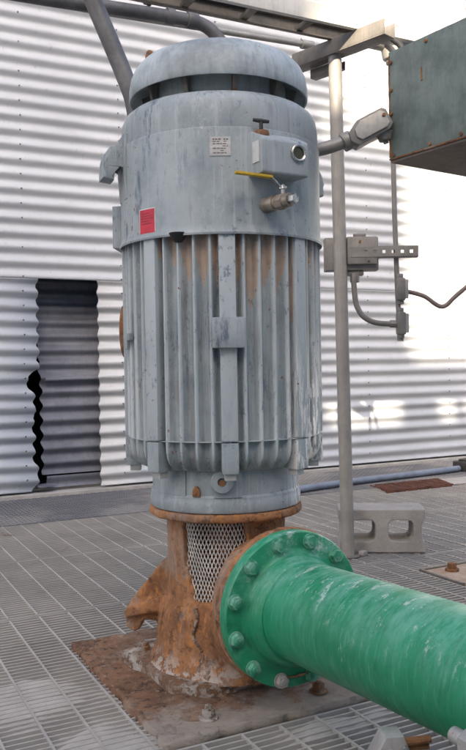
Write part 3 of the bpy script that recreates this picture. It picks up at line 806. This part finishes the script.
m = MB(); m.tube(arcpts(rel([(-1.2, 2.76, 2.10), (.55, 2.752, 2.126), (.94, 2.75, 2.141), (1.165, 2.75, 2.150), (1.265, 2.75, 2.150), (1.315, 2.748, 2.138), (1.352, 2.742, 2.108), (1.378, 2.73, 2.066), (1.392, 2.70, 2.0), (1.392, 2.60, 1.86), (1.37, 2.40, 1.62), (1.30, 2.30, 1.45), (1.20, 2.22, 1.40)], O)), .0245, 18)
m.build('pipe_run', M_conduitdk, tc)
for x0, x1 in ((1.150, 1.180), (1.232, 1.275)):
    q = MB(); q.cyl(Vector((x0, 2.75, 2.151)) - Vector(O), Vector((x1, 2.75, 2.151)) - Vector(O), .0300, n=24, bev=.003); q.build('coupling', M_conduitdk, tc)
m = MB(); m.tube([(-1.2, 3.2, 2.318), (1.0, 3.2, 2.326), (2.02, 3.2, 2.357)], .0135, 14); m.cyl((2.02, 3.2, 2.357), (2.085, 3.2, 2.359), .021, n=16, bev=.003); 
tag(m.build('thin_conduit', M_galv), 'thin pale conduit running level below the cable tray and ending in a plain cap', 'conduit')
# overhead pipe seen at the very top left
m = MB(); m.tube([(-1.5, 2.95, 2.33), (1.55, 2.95, 2.26 + .055)], .030, 16)
tag(m.build('overhead_pipe', M_galvdk), 'dirty brown overhead pipe crossing the top left corner with hanging clamps', 'pipe')
ob = bpy.data.objects['overhead_pipe']
for x in (.80, 1.16):
    q = MB(); q.lathe([(.031, -.012), (.036, -.012), (.036, .012), (.031, .012)], 20, (x, 2.95, 2.278 + .055 - .018 * (x - .0)), Matrix(((0, 0, 1), (0, 1, 0), (-1, 0, 0)))); q.cyl((x, 2.95, 2.23), (x, 2.95, 2.30), .008, n=8); q.build('pipe_clamp', M_galvdk, ob)

# conduit with its big cast elbow body between motor and green box
lbf = thing('conduit_elbow_body', 'cast grey conduit body with a long oval cover between the motor and the green box', 'conduit fitting', (1.60, 2.12, 1.60))
O = Vector((1.60, 2.12, 1.60))
ax = (Vector((1.640, 2.093, 1.640)) - Vector((1.530, 2.148, 1.578))); ax.normalize()
m = MB(); m.tube(arcpts([Vector(p) - O for p in [(1.19, 2.20, 1.50), (1.30, 2.21, 1.525), (1.447, 2.189, 1.551), (1.535, 2.146, 1.580)]]), .0215, 18); m.build('conduit', M_conduit, lbf)
yv = Vector((-.454, -.891, 0)); yv = (yv - ax * yv.dot(ax)).normalized(); zv = ax.cross(-yv).normalized()
if zv.z < 0: zv = -zv
Mx = Matrix((( ax.x, -yv.x, zv.x, 0), (ax.y, -yv.y, zv.y, 0), (ax.z, -yv.z, zv.z, 0), (0, 0, 0, 1)))
cb = Vector((1.592, 2.118, 1.613)) - O
m = MB()
octb = [(-.080, -.012), (-.062, -.036), (.052, -.036), (.070, -.022), (.070, .028), (.058, .040), (-.030, .040), (-.074, .016)]
m.prism(octb, Matrix.Translation(cb) @ Mx, .075, .010)
m.cyl(cb + Mx.to_3x3() @ Vector((-.098, 0, .0)), cb + Mx.to_3x3() @ Vector((-.066, 0, .0)), .030, n=20, bev=.004)
m.cyl(cb + Mx.to_3x3() @ Vector((.038, .0, -.030)), cb + Mx.to_3x3() @ Vector((.030, .0, -.058)), .027, .020, n=18, bev=.003)
m.cyl(cb + Mx.to_3x3() @ Vector((.030, .0, -.058)), cb + Mx.to_3x3() @ Vector((.029, .0, -.066)), .009, n=6)
m.build('cast_body', M_conduit, lbf)
m = MB(); m.prism([(-.058, -.010), (-.046, -.026), (.044, -.026), (.058, -.016), (.058, .020), (.047, .031), (-.024, .031), (-.054, .014)], Matrix.Translation(cb) @ Mx @ Matrix.Translation((0, -.040, .0)), .010, .004); m.build('cover', M_galv, lbf)
m = MB(); m.cyl(cb + Mx.to_3x3() @ Vector((.05, -.044, .012)), cb + Mx.to_3x3() @ Vector((.05, -.049, .012)), .006, n=8); m.build('cover_screw', M_rustbolt, lbf)

# ------------------------------------------------------------------ green box hung at the right edge
gb = thing('steel_box', 'big green grey sheet steel box with a rusty underside at the upper right edge', 'box', (1.65, 2.088, 1.509), rad(7.5))
BW, BD, BH = .62, .95, .348
m = MB(); m.box((BW / 2, -BD / 2, BH / 2 + .004), (BW, BD, BH), bev=.004); m.build('casing', M_box, gb)
m = MB(); m.box((BW / 2, -BD / 2, -.0015), (BW - .004, BD - .004, .009)); m.build('bottom_panel', M_under, gb)
m = MB(); m.box((-.0008, -BD / 2, .0045), (.003, BD, .005)); m.box((-.0008, -.003, BH / 2), (.003, .005, BH - .02)); m.build('edge_trim', M_boxrust, gb, smooth=0)
for y, z in [(-.018, .015), (-.012, .150), (-.012, .225), (-.012, .315), (-.17, .016), (-.29, .016), (-.16, .335), (-.42, .016)]:
    q = MB(); q.cyl((.001, y, z), (-.005, y, z), .0060, n=8, bev=.0015); q.build('screw', M_rustbolt, gb)
m = MB(); m.tube([(.0, -.14, .26), (-.0012, -.141, .22)], .003, 6); m.build('paint_run', M_rustbolt, gb)
bs = thing('box_stand', 'rusty steel channel and leg carrying the green grey box at the right edge', 'stand', (1.93, 2.05, 0), rad(7.5))
m = MB(); m.box((.16, -.45, 1.4795), (.10, .84, .044), bev=.003); m.build('beam', M_boxrust, bs)
m = MB(); m.box((.25, -.50, .727), (.07, .07, 1.45), bev=.004); m.build('leg', M_galvdk, bs)
m = MB(); m.tube([(1.905, 1.985, 1.86), (1.905, 1.985, 2.26)], .013, 12)
tag(m.build('riser_conduit', M_conduit), 'short upright conduit rising from the top of the green grey box', 'conduit')
tcn = thing('tee_conduit', 'pale thick conduit with a tee fitting under the tray behind the green box', 'conduit', (2.25, 2.83, 2.248))
m = MB(); m.cyl((-.16, .0, .010), (1.2, .0, -.004), .034, n=20); m.build('pipe_run', M_galv, tcn)
m = MB(); m.cyl((-.005, -.01, -.015), (-.005, -.01, -.062), .046, .036, n=18, bev=.004); m.cyl((-.005, -.01, -.060), (-.005, -.01, -.082), .024, n=12, bev=.003); m.cyl((-.005, -.01, -.08), (-.002, -.004, -.36), .013, n=12); m.build('tee', M_galv, tcn)

# ------------------------------------------------------------------ small electrics on the pole
jb = thing('junction_box', 'flat grey junction box mounted behind the pole', 'junction box', (2.10, 2.93, 1.338), -rad(27))
m = MB(); m.box((-.008, .0, .0), (.235, .07, .145), bev=.004); m.build('back_plate', M_conduit, jb)
m = MB(); m.box((.035, -.045, .012), (.130, .022, .120), bev=.003); m.box((.025, -.045, .078), (.055, .020, .014), bev=.002); m.build('cover', M_conduit, jb)
m = MB(); m.box((.010, .0, -.083), (.07, .05, .020), bev=.003); m.cyl((.005, -.02, -.085), (.005, -.02, -.125), .021, n=8, bev=.003); m.build('gland', M_conduit, jb)
q = MB(); q.cyl((.024, -.056, .050), (.024, -.060, .050), .006, n=8); q.build('screw', M_rustbolt, jb)
q = MB(); q.cyl((.062, -.056, -.038), (.062, -.060, -.038), .005, n=8); q.build('screw', M_dark, jb)
# perforated strut
st = thing('perforated_strut', 'short perforated steel strut fixed level across the pole', 'strut', (2.09, 2.872, 1.342), -rad(27))
m = MB(); hx = [.032 + .040 * k for k in range(6)]
xs = [-.04] + [v for h in hx for v in (h - .007, h + .007)] + [.262]
m.box((.111, 0, .0145), (.302, .004, .015)); m.box((.111, 0, -.0145), (.302, .004, .015))
for a, b in zip(xs[::2], xs[1::2]): m.box(((a + b) / 2, 0, 0), (b - a, .004, .0139))
m.box((.111, .018, .0235), (.302, .034, .003)); m.box((.111, .018, -.0235), (.302, .034, .003))
m.build('rail', M_conduit, st, smooth=0)
# vertical conduit and its two bodies
cv = thing('drop_conduit', 'thin grey conduit dropping from the green box with two small conduit bodies at its foot', 'conduit', (2.27, 2.81, 1.0))
O = Vector((2.27, 2.81, 1.0))
m = MB(); m.tube([Vector(p) - O for p in ((2.255, 2.832, 1.90), (2.258, 2.830, 1.50), (2.263, 2.824, 1.15), (2.268, 2.818, .99))], .0112, 14); m.cyl((0.0, .008, -.05), (0, .008, -.01), .014, n=10); m.build('conduit', M_conduit, cv)
for z in (.178, .028):
    q = MB(); q.box((-.002, .0, z), (.040, .044, .100), rz=-rad(27), bev=.009); q.cyl((-.003, .004, z + .045), (-.003, .004, z + .068), .0165, n=12, bev=.002); q.cyl((-.001, .004, z - .045), (-.001, .004, z - .066), .0165, n=12, bev=.002)
    cbod = q.build('conduit_body', M_conduit, cv)
    q = MB(); q.box((.008, -.022, z), (.026, .008, .084), rz=-rad(27), bev=.004); q.build('cover', M_galv, cbod)
m = MB(); m.tube(arcpts([(2.085, 2.905, 1.235), (2.088, 2.903, 1.17), (2.095, 2.900, 1.115), (2.115, 2.888, 1.068), (2.150, 2.868, 1.040), (2.19, 2.848, 1.029), (2.250, 2.822, 1.026)]), .0125, 14); m.cyl((2.225, 2.834, 1.0275), (2.252, 2.820, 1.0265), .017, n=8, bev=.002)
tag(m.build('curved_conduit', M_conduit), 'curved grey conduit looping from the junction box to the lower conduit body', 'conduit')
m = MB(); m.tube(arcpts([(2.275, 2.815, 1.172), (2.32, 2.80, 1.165), (2.37, 2.77, 1.145), (2.41, 2.748, 1.112), (2.43, 2.738, 1.100), (2.452, 2.727, 1.104), (2.485, 2.71, 1.138), (2.54, 2.683, 1.188), (2.75, 2.58, 1.36)]), .0098, 12)
tag(m.build('cable', weathered('brown_grey_cable', (.23, .175, .15), .1, .1, rough=.5, scale=15)), 'brownish cable sagging from the upper conduit body to the right edge', 'cable')

# ------------------------------------------------------------------ concrete block behind the pole
blk = thing('concrete_block', 'hollow grey concrete block lying on its side behind the pole foot', 'concrete block', (2.262, 2.975, 0), -rad(32))
def curve_solid(name, loops, depth, mat, parent, bev=.004):
    cu = bpy.data.curves.new(name, 'CURVE'); cu.dimensions = '2D'; cu.fill_mode = 'BOTH'; cu.extrude = depth / 2 - bev; cu.bevel_depth = bev; cu.bevel_resolution = 1
    for lp in loops:
        s = cu.splines.new('POLY'); s.points.add(len(lp) - 1); s.use_cyclic_u = True
        for p, q in zip(s.points, lp): p.co = (q[0], q[1], 0, 1)
    tmp = bpy.data.objects.new('tmp', cu); COL.objects.link(tmp)
    dg = bpy.context.evaluated_depsgraph_get(); me = bpy.data.meshes.new_from_object(tmp.evaluated_get(dg))
    bpy.data.objects.remove(tmp)
    me.name = name; me.materials.clear(); me.materials.append(mat); me.shade_smooth(); me.set_sharp_from_angle(angle=rad(40))
    o = bpy.data.objects.new(name, me); COL.objects.link(o); o.parent = parent; o.rotation_euler = (PI / 2, 0, 0); return o
def rrect(x0, y0, x1, y1, r, n=5):
    out = []
    for cx, cy, a in ((x1 - r, y1 - r, 0), (x0 + r, y1 - r, 90), (x0 + r, y0 + r, 180), (x1 - r, y0 + r, 270)):
        for k in range(n + 1): out.append((cx + r * math.cos(rad(a + 90 * k / n)), cy + r * math.sin(rad(a + 90 * k / n))))
    return out
e = .006
outer = [(-.192 + e, 0 + e), (.192 - e, 0 + e), (.192 - e, .040), (.176, .052), (.170, .075), (.170, .120), (.176, .143), (.192 - e, .156), (.192 - e, .194 - e), (-.192 + e, .194 - e), (-.192 + e, .150), (-.178, .132), (-.178, .062), (-.192 + e, .045)]
bo = curve_solid('block', [outer, rrect(-.146, .046, -.024, .152, .030, 3), rrect(.024, .046, .146, .152, .030, 3)], .190, M_block, blk, .006)
bo.location = (0, .0, .002)
# the small chip of concrete at its foot
m = MB(); m.box((2.112, 2.905, .012), (.036, .03, .022), rz=.4, bev=.006)
tag(m.build('stone_chip', M_block), 'small dark chip of concrete lying by the pole foot', 'stone')

# ------------------------------------------------------------------ hose, red plate, tan plate and bits on the floor
m = MB(); m.tube(arcpts([(2.35, 4.50, .022), (2.815, 4.566, .022), (3.34, 4.663, .022), (3.80, 4.705, .022), (4.183, 4.742, .022), (4.40, 4.775, .022)]), .024, 14)
tag(m.build('hose', M_hose), 'blue grey hose lying across the grating near the shed wall', 'hose')
m = MB(); m.box((4.50, 4.80, .035), (.17, .13, .075), rz=.2, bev=.006); m.box((4.50, 4.80, .080), (.10, .07, .018), rz=.2, bev=.004)
tag(m.build('hose_bracket', M_dark), 'dark steel block at the far end of the hose on the right', 'block')
rp = MB()
for k in range(9):
    y = 4.235 + .032 * k; rp.box((3.29 + .1 * k / 8 + .27, y, .006), (.56, .0075, .022))
for k in range(6): rp.box((3.31 + .1 * k + .03, 4.36, .012), (.008, .27, .008))
tag(rp.build('rusty_grate', weathered('red_rust', (.13, .055, .035), .25, .3, rough=.9, scale=9), smooth=0), 'small loose red rusted piece of grating on the floor near the hose', 'grate')
m = MB(); m.box((4.02, 4.37, .004), (.36, .24, .008), rz=-.03, bev=.002)
tag(m.build('pale_board', M_conc), 'pale flat board on the grating right of the rusty grate', 'board')
tp = thing('tan_plate', 'tan dusty steel plate set in the grating at the right edge', 'steel plate', (2.43, 2.44, 0))
m = MB(); m.box((.0, .0, -.006), (.53, .236, .020), bev=.002); m.build('plate', M_tan, tp)
m = MB(); m.box((.0, .126, -.004), (.56, .012, .026)); m.box((-.275, 0, -.004), (.012, .24, .026)); m.build('frame', M_galvdk, tp, smooth=0)
m = MB(); m.cyl((-.174, .055, .004), (-.174, .055, .014), .028, n=20, bev=.002); m.cyl((-.174, .055, .012), (-.174, .055, .036), .019, n=6, bev=.003); m.build('bolt', M_rustbolt, tp)
# pipe support and grey bracket in the bottom right corner
pc = thing('pipe_support', 'grey steel support bracket with two studs beside the lower edge of the green pipe', 'bracket', (.868, 1.125, 0), -rad(20))
m = MB(); m.prism([(-.035, .0), (.032, .0), (.032, .175), (.020, .205), (-.012, .205), (-.035, .165)], Matrix.Identity(4), .045, .004); m.box((-.06, .01, .15), (.09, .05, .012), bev=.003); m.build('hinge_plate', M_galv, pc)
for x, z in ((-.004, .180), (.020, .186)):
    q = MB(); q.cyl((x, -.022, z), (x, -.030, z), .005, n=10, bev=.001); q.build('stud', M_chrome, pc)
m = MB(); m.box((0, .01, .006), (.12, .10, .010), bev=.002); m.build('foot', M_galvdk, pc)
m = MB(); m.tube([(.025, .0, .185), (.075, .0, .187)], .007, 10); m.tube([(.025, .012, .170), (.075, .010, .170)], .006, 10); m.build('threaded_rod', M_rustbolt, pc)

# ------------------------------------------------------------------ light, sky, camera
SUN_EL = 28.0; hx_, hy_ = .5665, .824
t = Vector((hx_ * math.cos(rad(SUN_EL)), hy_ * math.cos(rad(SUN_EL)), -math.sin(rad(SUN_EL))))
sl = bpy.data.lights.new('sun', 'SUN'); sl.energy = 3.6; sl.angle = rad(.5); sl.color = (1, .87, .68)
so = bpy.data.objects.new('sun', sl); COL.objects.link(so); so.rotation_euler = t.to_track_quat('-Z', 'Y').to_euler(); so.location = (-20, -30, 25)
w = bpy.data.worlds.new('World'); sc.world = w; w.use_nodes = True
nt = w.node_tree; bg = nt.nodes['Background']
sky = nt.nodes.new('ShaderNodeTexSky'); sky.sky_type = 'NISHITA'; sky.sun_disc = False
sky.sun_elevation = rad(SUN_EL); sky.sun_rotation = math.atan2(-hx_, -hy_) % (2 * PI)
sky.air_density = .9; sky.dust_density = 6.5; sky.ozone_density = .4
nt.links.new(sky.outputs[0], bg.inputs[0]); bg.inputs[1].default_value = .13

cam = bpy.data.cameras.new('camera'); co = bpy.data.objects.new('camera', cam); COL.objects.link(co); sc.camera = co
cam.sensor_fit = 'VERTICAL'; cam.sensor_height = 36; cam.lens = 800 / 750 * 36; cam.clip_end = 1500; cam.clip_start = .05
yaw, pitch, roll = rad(27), rad(-.6), rad(1.0)
fw = Vector((math.sin(yaw) * math.cos(pitch), math.cos(yaw) * math.cos(pitch), math.sin(pitch)))
r0 = Vector((math.cos(yaw), -math.sin(yaw), 0)); u0 = r0.cross(fw)
r = r0 * math.cos(roll) - u0 * math.sin(roll); u = r0 * math.sin(roll) + u0 * math.cos(roll)
co.matrix_world = Matrix(((r.x, u.x, -fw.x, 0), (r.y, u.y, -fw.y, 0), (r.z, u.z, -fw.z, .85), (0, 0, 0, 1)))
vs_ = sc.view_settings; vs_.view_transform = 'Standard'; vs_.look = 'None'; vs_.gamma = 1; vs_.exposure = 2.03; vs_.use_curve_mapping = False
sc.cycles.max_bounces = 8; sc.cycles.use_denoising = True
